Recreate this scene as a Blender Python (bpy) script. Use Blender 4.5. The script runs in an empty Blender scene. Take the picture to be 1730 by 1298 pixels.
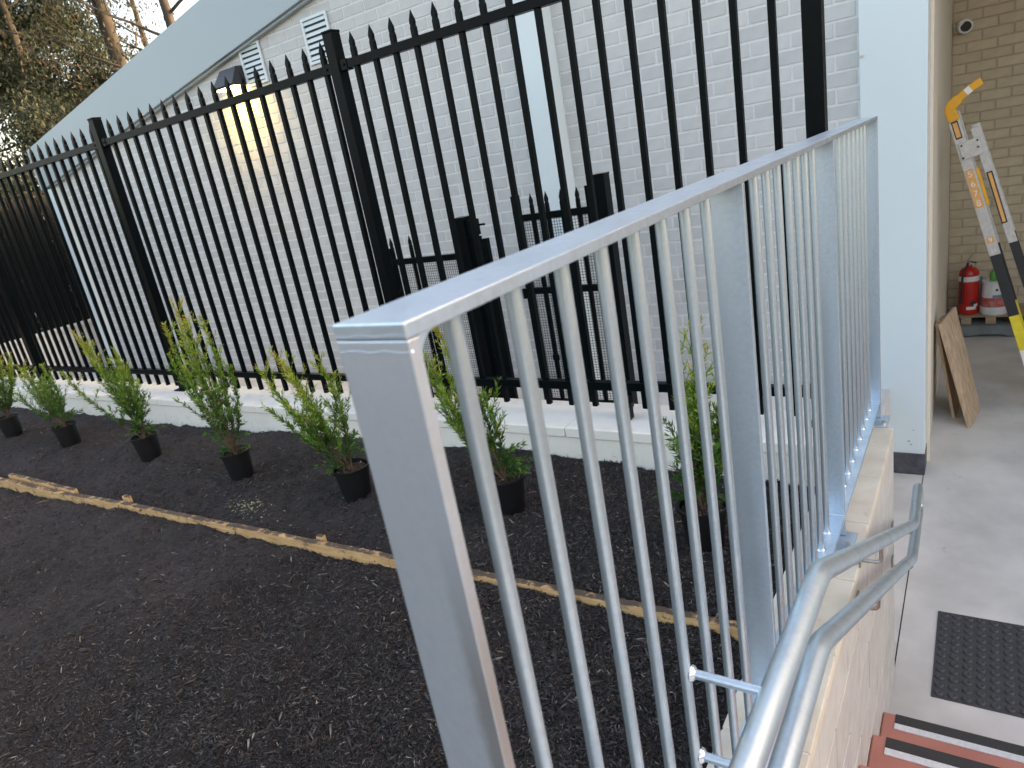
import bpy, bmesh, math, random
import numpy as np
from mathutils import Vector, Matrix
random.seed(7); np.random.seed(7)
S = bpy.context.scene
COL = S.collection

# ------------------------------------------------------------------ camera
cam_d = bpy.data.cameras.new('camera'); cam = bpy.data.objects.new('camera', cam_d); COL.objects.link(cam)
Rm = np.array([[0.83265149, 0.52596035, -0.17337015], [0.02648835, -0.3505229, -0.9361795], [-0.55316351, 0.77491897, -0.30579524]])
mw = Matrix.Identity(4)
for i in range(3):
    mw[i][0] = Rm[0][i]; mw[i][1] = -Rm[1][i]; mw[i][2] = -Rm[2][i]
cam.matrix_world = mw
cam_d.sensor_width = 36; cam_d.lens = 36 * 1176.7 / 1730
cam_d.clip_start = 0.02; cam_d.clip_end = 1000
cam_d.dof.use_dof = True; cam_d.dof.focus_distance = 2.0; cam_d.dof.aperture_fstop = 8.0
S.camera = cam
S.render.engine = 'CYCLES'
S.render.resolution_x = 1024; S.render.resolution_y = 768
S.view_settings.view_transform = 'Standard'; S.view_settings.look = 'None'
S.view_settings.exposure = 2.42; S.view_settings.gamma = 1; S.view_settings.use_curve_mapping = False

# ------------------------------------------------------------------ sky and sun
SUN_AZ = math.radians(48)      # the sun stands behind the building, to the right
SUN_EL = math.radians(20)
W = bpy.data.worlds.new('World'); S.world = W; W.use_nodes = True
nt = W.node_tree; nt.nodes.clear()
sky = nt.nodes.new('ShaderNodeTexSky'); sky.sky_type = 'NISHITA'; sky.sun_disc = False
sky.sun_elevation = SUN_EL; sky.sun_rotation = SUN_AZ % (2 * math.pi); sky.altitude = 50
sky.air_density = 1.0; sky.dust_density = 4.0; sky.ozone_density = 0.6
bg = nt.nodes.new('ShaderNodeBackground'); bg.inputs[1].default_value = 0.15
wo = nt.nodes.new('ShaderNodeOutputWorld')
wb = nt.nodes.new('ShaderNodeMixRGB'); wb.blend_type = 'MULTIPLY'; wb.inputs[0].default_value = 1; wb.inputs[2].default_value = (1.20, 1.0, .84, 1)
nt.links.new(sky.outputs[0], wb.inputs[1]); nt.links.new(wb.outputs[0], bg.inputs[0]); nt.links.new(bg.outputs[0], wo.inputs[0])
sd = bpy.data.lights.new('sun', 'SUN'); sd.energy = .9; sd.angle = math.radians(1); sd.color = (1, 0.74, 0.48)
so = bpy.data.objects.new('sun', sd); COL.objects.link(so)
sdir = Vector((math.sin(SUN_AZ) * math.cos(SUN_EL), math.cos(SUN_AZ) * math.cos(SUN_EL), math.sin(SUN_EL)))
so.rotation_euler = sdir.to_track_quat('Z', 'Y').to_euler(); so.location = sdir * 60

# ------------------------------------------------------------------ materials
def nodes(name):
    m = bpy.data.materials.new(name); m.use_nodes = True
    return m, m.node_tree, m.node_tree.nodes['Principled BSDF']
def N(t, kind, **kw):
    n = t.nodes.new(kind)
    for k, v in kw.items(): setattr(n, k, v)
    return n
def noise(t, scale, detail=4, rough=.55, vec=None, stretch=None):
    tc = N(t, 'ShaderNodeTexCoord'); n = N(t, 'ShaderNodeTexNoise')
    n.inputs['Scale'].default_value = scale; n.inputs['Detail'].default_value = detail; n.inputs['Roughness'].default_value = rough
    if stretch:
        mp = N(t, 'ShaderNodeMapping'); mp.inputs['Scale'].default_value = stretch
        t.links.new(tc.outputs['Object'], mp.inputs[0]); t.links.new(mp.outputs[0], n.inputs['Vector'])
    else: t.links.new(tc.outputs['Object'], n.inputs['Vector'])
    return n
def ramp(t, src, stops):
    r = N(t, 'ShaderNodeValToRGB')
    while len(r.color_ramp.elements) < len(stops): r.color_ramp.elements.new(.5)
    for e, (p, c) in zip(r.color_ramp.elements, stops):
        e.position = p; e.color = (*c, 1) if len(c) == 3 else c
    t.links.new(src, r.inputs[0]); return r
def bump(t, b, src, strength, dist):
    n = N(t, 'ShaderNodeBump'); n.inputs['Strength'].default_value = strength; n.inputs['Distance'].default_value = dist
    t.links.new(src, n.inputs['Height']); t.links.new(n.outputs[0], b.inputs['Normal']); return n
def mat(name, c0, c1=None, rough=.6, metal=0, scale=20, bs=0, bd=.002, stretch=None, lo=.35, hi=.65, rr=None, vary=0, island=False, detail=5):
    m, t, b = nodes(name)
    b.inputs['Metallic'].default_value = metal; b.inputs['Roughness'].default_value = rough
    c1 = c1 or tuple(x * .85 for x in c0)
    n = noise(t, scale, detail, stretch=stretch)
    r = ramp(t, n.outputs['Fac'], [(lo, c1), (hi, c0)])
    out = r.outputs[0]
    if vary:
        hs = N(t, 'ShaderNodeHueSaturation')
        mr = N(t, 'ShaderNodeMapRange'); mr.inputs[3].default_value = 1 - vary; mr.inputs[4].default_value = 1 + vary
        if island: g = N(t, 'ShaderNodeNewGeometry'); t.links.new(g.outputs['Random Per Island'], mr.inputs[0])
        else: g = N(t, 'ShaderNodeObjectInfo'); t.links.new(g.outputs['Random'], mr.inputs[0])
        t.links.new(mr.outputs[0], hs.inputs['Value']); t.links.new(out, hs.inputs['Color']); out = hs.outputs[0]
    t.links.new(out, b.inputs['Base Color'])
    if rr:
        q = ramp(t, n.outputs['Fac'], [(lo, (rr[0],) * 3), (hi, (rr[1],) * 3)]); t.links.new(q.outputs[0], b.inputs['Roughness'])
    if bs:
        n2 = noise(t, scale * 2.3, 6, .65, stretch=stretch); bump(t, b, n2.outputs['Fac'], bs, bd)
    return m

def galv(name, base=(.59, .70, .81), dark=(.44, .52, .60), rough=(.30, .44), streak=True, metal=.82, bmp=.12, st=.55):
    m, t, b = nodes(name); b.inputs['Metallic'].default_value = metal
    n1 = noise(t, 9, 6, .6, stretch=(1, 1, .22) if streak else None)
    n2 = noise(t, 110, 2, .5)
    mx = N(t, 'ShaderNodeMath', operation='MULTIPLY_ADD'); mx.inputs[1].default_value = .35
    t.links.new(n2.outputs['Fac'], mx.inputs[0]); t.links.new(n1.outputs['Fac'], mx.inputs[2])
    r = ramp(t, mx.outputs[0], [(.45, dark), (.60, tuple(.5 * (a + c) for a, c in zip(base, dark))), (.78, base)])
    n3 = noise(t, 34, 6, .7)                                       # warm dull stains left by the dipping
    stn = ramp(t, n3.outputs['Fac'], [(.60, (0, 0, 0)), (.80, (st, st, st))])
    mi = N(t, 'ShaderNodeMixRGB'); mi.inputs[2].default_value = (.46, .43, .40, 1)
    t.links.new(stn.outputs[0], mi.inputs[0]); t.links.new(r.outputs[0], mi.inputs[1]); t.links.new(mi.outputs[0], b.inputs['Base Color'])
    q = ramp(t, mx.outputs[0], [(.45, (rough[1],) * 3), (.8, (rough[0],) * 3)]); t.links.new(q.outputs[0], b.inputs['Roughness'])
    if bmp: bump(t, b, n1.outputs['Fac'], bmp, .0012)
    return m
GALV = galv('galvanised_steel')
GALVP = galv('galvanised_pipe', base=(.54, .635, .70), dark=(.42, .50, .565), rough=(.33, .46), bmp=0, st=.3, metal=.85)
STAINP = galv('galvanised_end_post', metal=.60, base=(.52, .57, .635), dark=(.42, .465, .52), bmp=.06)
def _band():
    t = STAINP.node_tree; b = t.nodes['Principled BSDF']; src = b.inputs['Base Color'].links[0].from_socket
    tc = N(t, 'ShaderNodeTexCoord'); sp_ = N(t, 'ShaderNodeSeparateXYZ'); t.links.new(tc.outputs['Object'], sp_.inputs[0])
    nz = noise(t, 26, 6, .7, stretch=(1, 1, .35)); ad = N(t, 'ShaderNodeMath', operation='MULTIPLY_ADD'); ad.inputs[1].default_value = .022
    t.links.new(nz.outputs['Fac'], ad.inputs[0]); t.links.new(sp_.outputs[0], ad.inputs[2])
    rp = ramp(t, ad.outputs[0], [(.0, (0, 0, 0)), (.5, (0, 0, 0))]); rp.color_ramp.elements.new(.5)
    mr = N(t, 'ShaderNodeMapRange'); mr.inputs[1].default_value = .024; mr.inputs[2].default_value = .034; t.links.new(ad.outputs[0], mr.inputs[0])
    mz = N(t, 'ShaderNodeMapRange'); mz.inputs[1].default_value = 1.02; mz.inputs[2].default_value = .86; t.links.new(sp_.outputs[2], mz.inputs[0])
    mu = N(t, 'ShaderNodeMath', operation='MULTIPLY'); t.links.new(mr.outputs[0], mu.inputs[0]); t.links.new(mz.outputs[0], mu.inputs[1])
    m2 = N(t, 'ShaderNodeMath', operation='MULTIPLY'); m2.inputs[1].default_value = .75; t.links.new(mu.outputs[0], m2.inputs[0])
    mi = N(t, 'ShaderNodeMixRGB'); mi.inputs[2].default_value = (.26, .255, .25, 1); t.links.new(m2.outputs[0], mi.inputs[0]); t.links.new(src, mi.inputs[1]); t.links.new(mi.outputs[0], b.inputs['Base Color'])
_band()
WELD = galv('zinc_weld', base=(.78, .82, .86), dark=(.5, .53, .56), rough=(.2, .4), streak=False)
STAIN = mat('stainless_steel', (.55, .53, .50), (.42, .40, .38), rough=.28, metal=1, scale=60)
BLACK = mat('black_powder_coat', (.0022, .0045, .0055), (.0015, .003, .004), rough=.34, scale=30, bs=.08, bd=.0006)
BLACK.node_tree.nodes['Principled BSDF'].inputs['Specular IOR Level'].default_value = .07
BLACKM = mat('black_mesh_wire', (.02, .021, .023), rough=.5)
BRICK = mat('painted_brick', (.55, .555, .545), (.50, .505, .50), rough=.62, scale=9, bs=.35, bd=.003, vary=.07)
BRICKI = mat('painted_brick_far', (.55, .555, .545), (.50, .505, .50), rough=.62, scale=9, bs=.35, bd=.003, vary=.07, island=True)
MORTAR = mat('painted_mortar', (.70, .70, .69), (.64, .64, .63), rough=.7, scale=40, bs=.3)
CBRICK = mat('cream_brick', (.58, .48, .34), (.51, .42, .29), rough=.65, scale=12, bs=.3, bd=.002, vary=.06)
CBRICKI = mat('cream_brick_far', (.58, .48, .34), (.51, .42, .29), rough=.65, scale=12, bs=.3, bd=.002, vary=.06, island=True)
CMORT = mat('cream_mortar', (.46, .38, .27), rough=.8, scale=30)
FASCIA = mat('blue_grey_fascia_paint', (.335, .40, .43), (.32, .385, .415), rough=.42, scale=.8)
RENDER = mat('pale_blue_render', (.65, .73, .75), (.63, .71, .735), rough=.38, scale=1.2, bs=.05, bd=.001)
RETURN = mat('cream_render', (.78, .71, .60), (.74, .67, .56), rough=.6, scale=6)
PLINTH = mat('white_plinth_paint', (.82, .79, .72), (.74, .71, .64), rough=.7, scale=7, bs=.25, bd=.002, lo=.25, hi=.5)
BLOCK = mat('cream_block', (.50, .505, .49), (.44, .44, .425), rough=.75, scale=14, bs=.6, bd=.002, vary=.04)
BLKM = mat('cream_block_joint', (.70, .66, .58), (.55, .5, .42), rough=.85, scale=50, bs=.4)
CAPM = mat('cream_block_cap', (.66, .62, .53), (.55, .50, .41), rough=.8, scale=9, bs=.7, bd=.002, vary=.05)
CONC = mat('trowelled_concrete', (.68, .655, .62), (.46, .44, .415), rough=.62, scale=1.9, bs=.35, bd=.002, lo=.30, hi=.60, detail=12)
def _spots(M, scale, lo, hi, col, amt, zlim=None):
    t = M.node_tree; b = t.nodes['Principled BSDF']; src = b.inputs['Base Color'].links[0].from_socket
    nz = noise(t, scale, 9, .72); mr = N(t, 'ShaderNodeMapRange'); mr.inputs[1].default_value = lo; mr.inputs[2].default_value = hi; mr.inputs[4].default_value = amt
    t.links.new(nz.outputs['Fac'], mr.inputs[0]); out = mr.outputs[0]
    if zlim:
        g = N(t, 'ShaderNodeNewGeometry'); sp_ = N(t, 'ShaderNodeSeparateXYZ'); t.links.new(g.outputs['Position'], sp_.inputs[0])
        mz = N(t, 'ShaderNodeMapRange'); mz.inputs[1].default_value = zlim[0]; mz.inputs[2].default_value = zlim[1]; t.links.new(sp_.outputs[2], mz.inputs[0])
        mu = N(t, 'ShaderNodeMath', operation='MULTIPLY'); t.links.new(out, mu.inputs[0]); t.links.new(mz.outputs[0], mu.inputs[1]); out = mu.outputs[0]
    mi = N(t, 'ShaderNodeMixRGB'); mi.inputs[2].default_value = (*col, 1); t.links.new(out, mi.inputs[0]); t.links.new(src, mi.inputs[1]); t.links.new(mi.outputs[0], b.inputs['Base Color'])
_spots(CONC, 7, .62, .70, (.30, .285, .27), .55)
_spots(PLINTH, 22, .56, .64, (.20, .17, .14), .7, (-1.36, -1.47))
_spots(PLINTH, 3, .60, .70, (.55, .50, .43), .5)
_spots(CAPM, 12, .62, .68, (.30, .27, .22), .5)
GROUT = mat('floor_joint', (.05, .048, .045), rough=.9)
CORAL = mat('coral_step_paint', (.50, .215, .165), (.42, .17, .13), rough=.6, scale=5, bs=.4, bd=.0015, detail=9)
NBLACK = mat('black_carborundum', (.028, .027, .027), (.05, .05, .05), rough=.8, scale=300, bs=.9, bd=.001)
NALU = mat('nosing_aluminium', (.82, .84, .86), rough=.4, metal=.25, scale=90)
RUBBER = mat('charcoal_rubber', (.06, .06, .066), (.045, .045, .05), rough=.55, scale=60, bs=.2, bd=.0008)
SKIRT = mat('dark_skirting', (.09, .09, .105), (.05, .05, .06), rough=.7, scale=18, bs=.3, detail=8)
POT = mat('black_pot_plastic', (.006, .0065, .008), rough=.38, scale=40)
SOIL = mat('potting_mix', (.055, .04, .028), (.02, .015, .011), rough=.95, scale=90, bs=1, bd=.006)
BARK = mat('brown_stem', (.14, .08, .05), (.08, .045, .03), rough=.8, scale=60)
TBARK = mat('grey_tree_bark', (.075, .066, .052), (.035, .031, .025), rough=.9, scale=4, bs=.8, bd=.03, stretch=(1, 1, .25))
PLY = mat('weathered_plywood', (.62, .47, .33), (.40, .27, .16), rough=.75, scale=6, bs=.3, stretch=(6, 6, .8), detail=8)
PLYE = mat('plywood_edge', (.30, .21, .13), rough=.8, scale=60)
PALW = mat('pallet_timber', (.42, .30, .19), rough=.8, scale=20)
GREY = mat('grey_plank', (.19, .215, .22), (.15, .165, .17), rough=.6, scale=14)
RED = mat('red_extinguisher_paint', (.48, .018, .012), (.42, .015, .01), rough=.22, scale=6)
WHITE = mat('white_plastic', (.72, .72, .72), (.66, .66, .66), rough=.4, scale=8)
BLUEL = mat('blue_grey_label', (.16, .25, .30), rough=.4)
REDL = mat('faded_red_label', (.40, .05, .05), (.50, .22, .2), rough=.45, scale=25)
GREEN = mat('green_plastic', (.10, .36, .05), rough=.4)
ALU = mat('ladder_aluminium', (.58, .57, .56), (.48, .47, .46), rough=.42, metal=.5, scale=40)
YEL = mat('yellow_plastic', (.80, .40, .015), (.72, .34, .01), rough=.4, scale=20)
YEL2 = mat('yellow_rail', (.78, .62, .03), rough=.45, scale=20)
ORA = mat('orange_label', (.78, .40, .12), rough=.5)
REDSTK = mat('red_sticker', (.62, .09, .05), rough=.5)
WHT = mat('white_print', (.85, .82, .76), rough=.5)
DRK = mat('dark_grip', (.016, .017, .02), rough=.5, scale=60, bs=.3)
LENS = mat('dark_glass', (.01, .01, .012), rough=.1)
LAMPB = mat('charcoal_lamp_housing', (.035, .035, .04), rough=.4)
DFENCE = mat('dark_steel_sheet', (.006, .0065, .007), (.004, .0045, .005), rough=.6, scale=3)
DFENCE.node_tree.nodes['Principled BSDF'].inputs['Specular IOR Level'].default_value = .15
EARTH = mat('dry_ground', (.075, .072, .062), (.055, .052, .045), rough=.95, scale=.5)
ROOF = mat('roof_sheet', (.42, .46, .48), rough=.5, scale=3)
CHIPM, t_, b_ = nodes('mulch_chip')
g_ = N(t_, 'ShaderNodeNewGeometry')
r_ = ramp(t_, g_.outputs['Random Per Island'], [(0, (.007, .006, .006)), (.45, (.021, .018, .017)), (.78, (.056, .048, .045)), (.965, (.095, .082, .074)), (1, (.33, .29, .24))])
t_.links.new(r_.outputs[0], b_.inputs['Base Color']); b_.inputs['Roughness'].default_value = .75
MULCH, t_, b_ = nodes('black_mulch')
n_ = noise(t_, 55, 8, .7); r_ = ramp(t_, n_.outputs['Fac'], [(.3, (.009, .008, .008)), (.55, (.023, .019, .018)), (.72, (.048, .041, .038))])
n2_ = noise(t_, 1.6, 4, .6); r2_ = ramp(t_, n2_.outputs['Fac'], [(.38, (1, 1, 1)), (.66, (2.1, 1.95, 1.98))])
mm_ = N(t_, 'ShaderNodeMixRGB', blend_type='MULTIPLY'); mm_.inputs[0].default_value = 1
t_.links.new(r_.outputs[0], mm_.inputs[1]); t_.links.new(r2_.outputs[0], mm_.inputs[2]); t_.links.new(mm_.outputs[0], b_.inputs['Base Color'])
b_.inputs['Roughness'].default_value = .9; n3_ = noise(t_, 130, 8, .75); bump(t_, b_, n3_.outputs['Fac'], 1, .012)

def leafmat(name, stops, trans=.25, rough=.42):
    m, t, b = nodes(name)
    a = N(t, 'ShaderNodeAttribute'); a.attribute_name = 'tint'
    r = ramp(t, a.outputs['Fac'], stops)
    t.links.new(r.outputs[0], b.inputs['Base Color']); b.inputs['Roughness'].default_value = rough
    tr = N(t, 'ShaderNodeBsdfTranslucent'); t.links.new(r.outputs[0], tr.inputs[0])
    ms = N(t, 'ShaderNodeMixShader'); ms.inputs[0].default_value = trans
    o = t.nodes['Material Output']
    t.links.new(b.outputs[0], ms.inputs[1]); t.links.new(tr.outputs[0], ms.inputs[2]); t.links.new(ms.outputs[0], o.inputs[0])
    return m
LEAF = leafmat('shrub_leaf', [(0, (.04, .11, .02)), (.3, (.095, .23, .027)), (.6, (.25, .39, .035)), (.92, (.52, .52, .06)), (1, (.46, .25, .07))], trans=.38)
TLEAF = leafmat('tree_leaf', [(0, (.020, .030, .018)), (.6, (.040, .058, .031)), (.90, (.055, .060, .032)), (1, (.105, .07, .035))], .3, .7)

# timber board with mulch dirt
TIMB, t_, b_ = nodes('pine_edging_board')
n_ = noise(t_, 12, 6, .6, stretch=(.6, 6, 6)); r_ = ramp(t_, n_.outputs['Fac'], [(.3, (.40, .22, .09)), (.7, (.64, .43, .20))])
n2_ = noise(t_, 14, 8, .75); 
ge_ = N(t_, 'ShaderNodeNewGeometry'); sx_ = N(t_, 'ShaderNodeSeparateXYZ'); t_.links.new(ge_.outputs['Normal'], sx_.inputs[0])
mu_ = N(t_, 'ShaderNodeMath', operation='MULTIPLY_ADD'); mu_.inputs[1].default_value = .16; t_.links.new(sx_.outputs[2], mu_.inputs[0]); t_.links.new(n2_.outputs['Fac'], mu_.inputs[2])
r2_ = ramp(t_, mu_.outputs[0], [(.54, (0, 0, 0)), (.64, (.92, .92, .92))])
mi_ = N(t_, 'ShaderNodeMixRGB'); mi_.inputs[2].default_value = (.03, .026, .024, 1)
t_.links.new(r2_.outputs[0], mi_.inputs[0]); t_.links.new(r_.outputs[0], mi_.inputs[1]); t_.links.new(mi_.outputs[0], b_.inputs['Base Color'])
b_.inputs['Roughness'].default_value = .8; bump(t_, b_, n_.outputs['Fac'], .4, .003)

# ------------------------------------------------------------------ mesh helpers
class MB:
    def __init__(s): s.v = []; s.f = []
    def add(s, vs, fs):
        k = len(s.v); s.v += [tuple(v) for v in vs]; s.f += [tuple(i + k for i in f) for f in fs]; return s
    def box(s, x0, x1, y0, y1, z0, z1):
        return s.add([(x0, y0, z0), (x1, y0, z0), (x1, y1, z0), (x0, y1, z0), (x0, y0, z1), (x1, y0, z1), (x1, y1, z1), (x0, y1, z1)],
                     [(0, 3, 2, 1), (4, 5, 6, 7), (0, 1, 5, 4), (1, 2, 6, 5), (2, 3, 7, 6), (3, 0, 4, 7)])
    def loft(s, rings, caps=True):
        n = len(rings[0]); k = len(s.v)
        for r in rings: s.v += [tuple(p) for p in r]
        for j in range(len(rings) - 1):
            for i in range(n):
                a = k + j * n + i; b = k + j * n + (i + 1) % n
                s.f.append((a, b, b + n, a + n))
        if caps:
            s.f.append(tuple(k + i for i in reversed(range(n)))); s.f.append(tuple(k + (len(rings) - 1) * n + i for i in range(n)))
        return s
    def tube(s, path, r, n=16, caps=True):
        P = [Vector(p) for p in path]; rs = r if isinstance(r, (list, tuple)) else [r] * len(P)
        rings = []; t0 = (P[1] - P[0]).normalized()
        u = t0.orthogonal().normalized()
        for i, p in enumerate(P):
            t = ((P[min(i + 1, len(P) - 1)] - P[i]).normalized() + (P[i] - P[max(i - 1, 0)]).normalized()).normalized()
            u = (u - t * u.dot(t)).normalized(); w = t.cross(u)
            rings.append([p + (u * math.cos(a) + w * math.sin(a)) * rs[i] for a in [2 * math.pi * q / n for q in range(n)]])
        return s.loft(rings, caps)
    def lathe(s, c, prof, n=28, caps=True):
        return s.loft([[(c[0] + r * math.cos(2 * math.pi * q / n), c[1] + r * math.sin(2 * math.pi * q / n), c[2] + z) for q in range(n)] for r, z in prof], caps)
    def prism(s, poly, axis, a, b):
        def pt(p, q): return {'x': (q, p[0], p[1]), 'y': (p[0], q, p[1]), 'z': (p[0], p[1], q)}[axis]
        return s.loft([[pt(p, a) for p in poly], [pt(p, b) for p in poly]])
    def build(s, name, m, parent=None, bevel=0, smooth=False, seg=2):
        me = bpy.data.meshes.new(name)
        vs = s.v
        if parent is not None:
            o = parent.matrix_world.translation if parent.parent is None else Vector(parent['_w'])
            vs = [(v[0] - o[0], v[1] - o[1], v[2] - o[2]) for v in vs]
        me.from_pydata(vs, [], s.f)
        bm = bmesh.new(); bm.from_mesh(me); bmesh.ops.recalc_face_normals(bm, faces=bm.faces); bm.to_mesh(me); bm.free()
        me.materials.append(m)
        if smooth:
            me.polygons.foreach_set('use_smooth', [True] * len(me.polygons))
        o = bpy.data.objects.new(name, me); COL.objects.link(o); o.parent = parent
        if smooth: 
            md = o.modifiers.new('es', 'EDGE_SPLIT'); md.split_angle = math.radians(40)
        if bevel:
            md = o.modifiers.new('bv', 'BEVEL'); md.width = bevel; md.segments = seg; md.limit_method = 'ANGLE'; md.angle_limit = math.radians(40)
        return o
def thing(name, label, cat, loc=(0, 0, 0), group=None):
    o = bpy.data.objects.new(name, None); COL.objects.link(o); o.location = loc; o.matrix_world = Matrix.Translation(loc)
    o.empty_display_size = .1; o['label'] = label; o['category'] = cat
    if group: o['group'] = group
    return o
def tag(o, label, cat, group=None):
    o['label'] = label; o['category'] = cat
    if group: o['group'] = group
    return o
def struct(name, mb, m, **k):
    o = mb.build(name, m, **k); o['kind'] = 'structure'; return o
def sub(name, mb, m, parent, **k):              # a sub-part: parent is a part whose mesh sits at its thing's origin
    root = parent.parent; parent['_w'] = tuple(root.location); o = mb.build(name, m, parent, **k); del parent['_w']; return o
def copy_part(src, loc, parent, name=None):
    c = src.copy(); COL.objects.link(c); c.parent = parent; c.location = loc
    return c
def fillet(path, r, n=8):
    P = [Vector(p) for p in path]; out = [P[0]]
    for i in range(1, len(P) - 1):
        a = (P[i - 1] - P[i]).normalized(); b = (P[i + 1] - P[i]).normalized()
        for k in range(n + 1):
            t = k / n; p0 = P[i] + a * r; p2 = P[i] + b * r
            out.append(p0 * (1 - t) ** 2 + P[i] * 2 * t * (1 - t) + p2 * t * t)
    out.append(P[-1]); return out
def npmesh(name, V, F, m, parent=None, smooth=False, tint=None):
    """V (n,3) array, F (k, nv) int array of equal sized faces"""
    me = bpy.data.meshes.new(name); k = F.shape[1]
    me.vertices.add(len(V)); me.vertices.foreach_set('co', V.astype(np.float32).ravel())
    me.loops.add(F.size); me.loops.foreach_set('vertex_index', F.astype(np.int32).ravel())
    me.polygons.add(len(F)); me.polygons.foreach_set('loop_start', np.arange(0, F.size, k, dtype=np.int32)); me.polygons.foreach_set('loop_total', np.full(len(F), k, dtype=np.int32))
    me.update(calc_edges=True); me.materials.append(m)
    if smooth: me.polygons.foreach_set('use_smooth', np.ones(len(F), dtype=bool))
    if tint is not None:
        a = me.attributes.new('tint', 'FLOAT', 'POINT'); a.data.foreach_set('value', tint.astype(np.float32))
    o = bpy.data.objects.new(name, me); COL.objects.link(o); o.parent = parent
    return o
def vnoise(x, y, seed, fr):
    rs = np.random.RandomState(seed); G = rs.rand(64, 64)
    xx = x * fr; yy = y * fr; xi = np.floor(xx).astype(int); yi = np.floor(yy).astype(int); fx = xx - xi; fy = yy - yi
    fx = fx * fx * (3 - 2 * fx); fy = fy * fy * (3 - 2 * fy)
    g = lambda a, b: G[a % 64, b % 64]
    return (g(xi, yi) * (1 - fx) + g(xi + 1, yi) * fx) * (1 - fy) + (g(xi, yi + 1) * (1 - fx) + g(xi + 1, yi + 1) * fx) * fy - .5

FLOOR = -2.454; WTOP = -1.262

# ------------------------------------------------------------------ ground
struct('ground', MB().box(-160, 160, -120, 200, -2.6, -2.476), EARTH)
struct('alley_ground', MB().box(-11.6, -.46, 2.99, 4.86, -2.47, -1.85), CONC)
fl = MB().box(-.2655, 2.6, 2.2, 4.81, -2.47, FLOOR).box(-.2655, 2.6, 4.81, 8.5, -2.47, FLOOR - .0005)
struct('concrete_floor', fl, CONC)
struct('floor_strip', MB().box(-.60, -.2715, 2.862, 4.81, -2.47, FLOOR - .002), CONC)
struct('floor_joint', MB().box(-.2715, -.2655, 2.2, 4.82, -2.47, FLOOR - .008), GROUT)
struct('upper_landing', MB().box(-.2625, 1.5, -3, .885, -1.6, -1.39), CONC, bevel=.004)

# mulch bed
XL = 0
def mulch_h(x, y):
    z = -1.447 + .040 * (y > 1.66) * np.clip((y - 1.66) / .25, 0, 1) - .035 * np.clip((y - 2.2) / .45, 0, 1) * np.clip((-x - 2.2) / 2, 0, 1)
    z = z - .03 * np.clip((y - 2.1) / .5, 0, 1)
    z = z + .05 * vnoise(x, y, 1, 1.1) + .034 * vnoise(x, y, 2, 2.7) + .020 * vnoise(x + .4 * y, y, 3, 6.5) + .015 * vnoise(x, y, 4, 15) + .011 * vnoise(x, y, 5, 34) + .007 * vnoise(x, y, 6, 75)
    return z
nx, ny = 900, 420
xs = -.44 - (np.linspace(0, 1, nx) ** 1.6) * 11.3; ys = np.linspace(-1.2, 2.665, ny)
X, Y = np.meshgrid(xs, ys, indexing='ij'); Z = mulch_h(X, Y)
V = np.stack([X, Y, Z], -1).reshape(-1, 3); idx = np.arange(nx * ny).reshape(nx, ny)
F = np.stack([idx[:-1, :-1], idx[:-1, 1:], idx[1:, 1:], idx[1:, :-1]], -1).reshape(-1, 4)
mo = npmesh('mulch_bed', V, F, MULCH, smooth=True); mo['kind'] = 'structure'
struct('garden_ground', MB().box(-11.9, -.446, -14, -1.19, -2.4, -1.44), MULCH)
# wood chips: elongated slivers lying every way on the bed
n = 1900000
cx = -.45 - np.random.rand(n) ** 1.5 * 8.5; cy = -.2 + np.random.rand(n) * 2.86
d = np.sqrt(cx ** 2 + cy ** 2 + 2); keep = np.random.rand(n) < np.clip((2.3 / d) ** 1.9, 0, 1) * .72 * (.45 + .55 * (vnoise(cx, cy, 9, 2.2) > -.12))
cx, cy = cx[keep], cy[keep]; n = len(cx); cz = mulch_h(cx, cy)
L = np.clip(np.random.lognormal(math.log(.0043), .58, n), .0018, .028); w = np.clip(L * np.random.uniform(.10, .28, n), .0006, .004)
a = np.random.rand(n) * 2 * np.pi; el = np.random.normal(0, .42, n)
D = np.stack([np.cos(a) * np.cos(el), np.sin(a) * np.cos(el), np.sin(el)], -1); Pn = np.stack([-np.sin(a), np.cos(a), np.zeros(n)], -1)
Up = np.cross(D, Pn); C = np.stack([cx, cy, cz + .0028 + np.abs(np.sin(el)) * L * .5], -1)
lw = L[:, None]; ww = w[:, None]
q = np.stack([C - D * lw + Pn * ww, C - D * lw * .9 - Pn * ww, C + D * lw * .4 + Up * ww * 1.2 - Pn * ww * .3, C + D * lw], 1)
V = q.reshape(-1, 3); b0 = np.arange(n) * 4
F = np.concatenate([np.stack([b0 + i, b0 + j, b0 + k], -1) for i, j, k in ((0, 1, 2), (0, 2, 3), (1, 3, 2), (0, 3, 1))])
co = npmesh('mulch_chips', V, F, CHIPM); co['kind'] = 'stuff'
co['label'] = 'loose dark wood chips and twigs scattered over the black mulch bed'; co['category'] = 'mulch'

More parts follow.
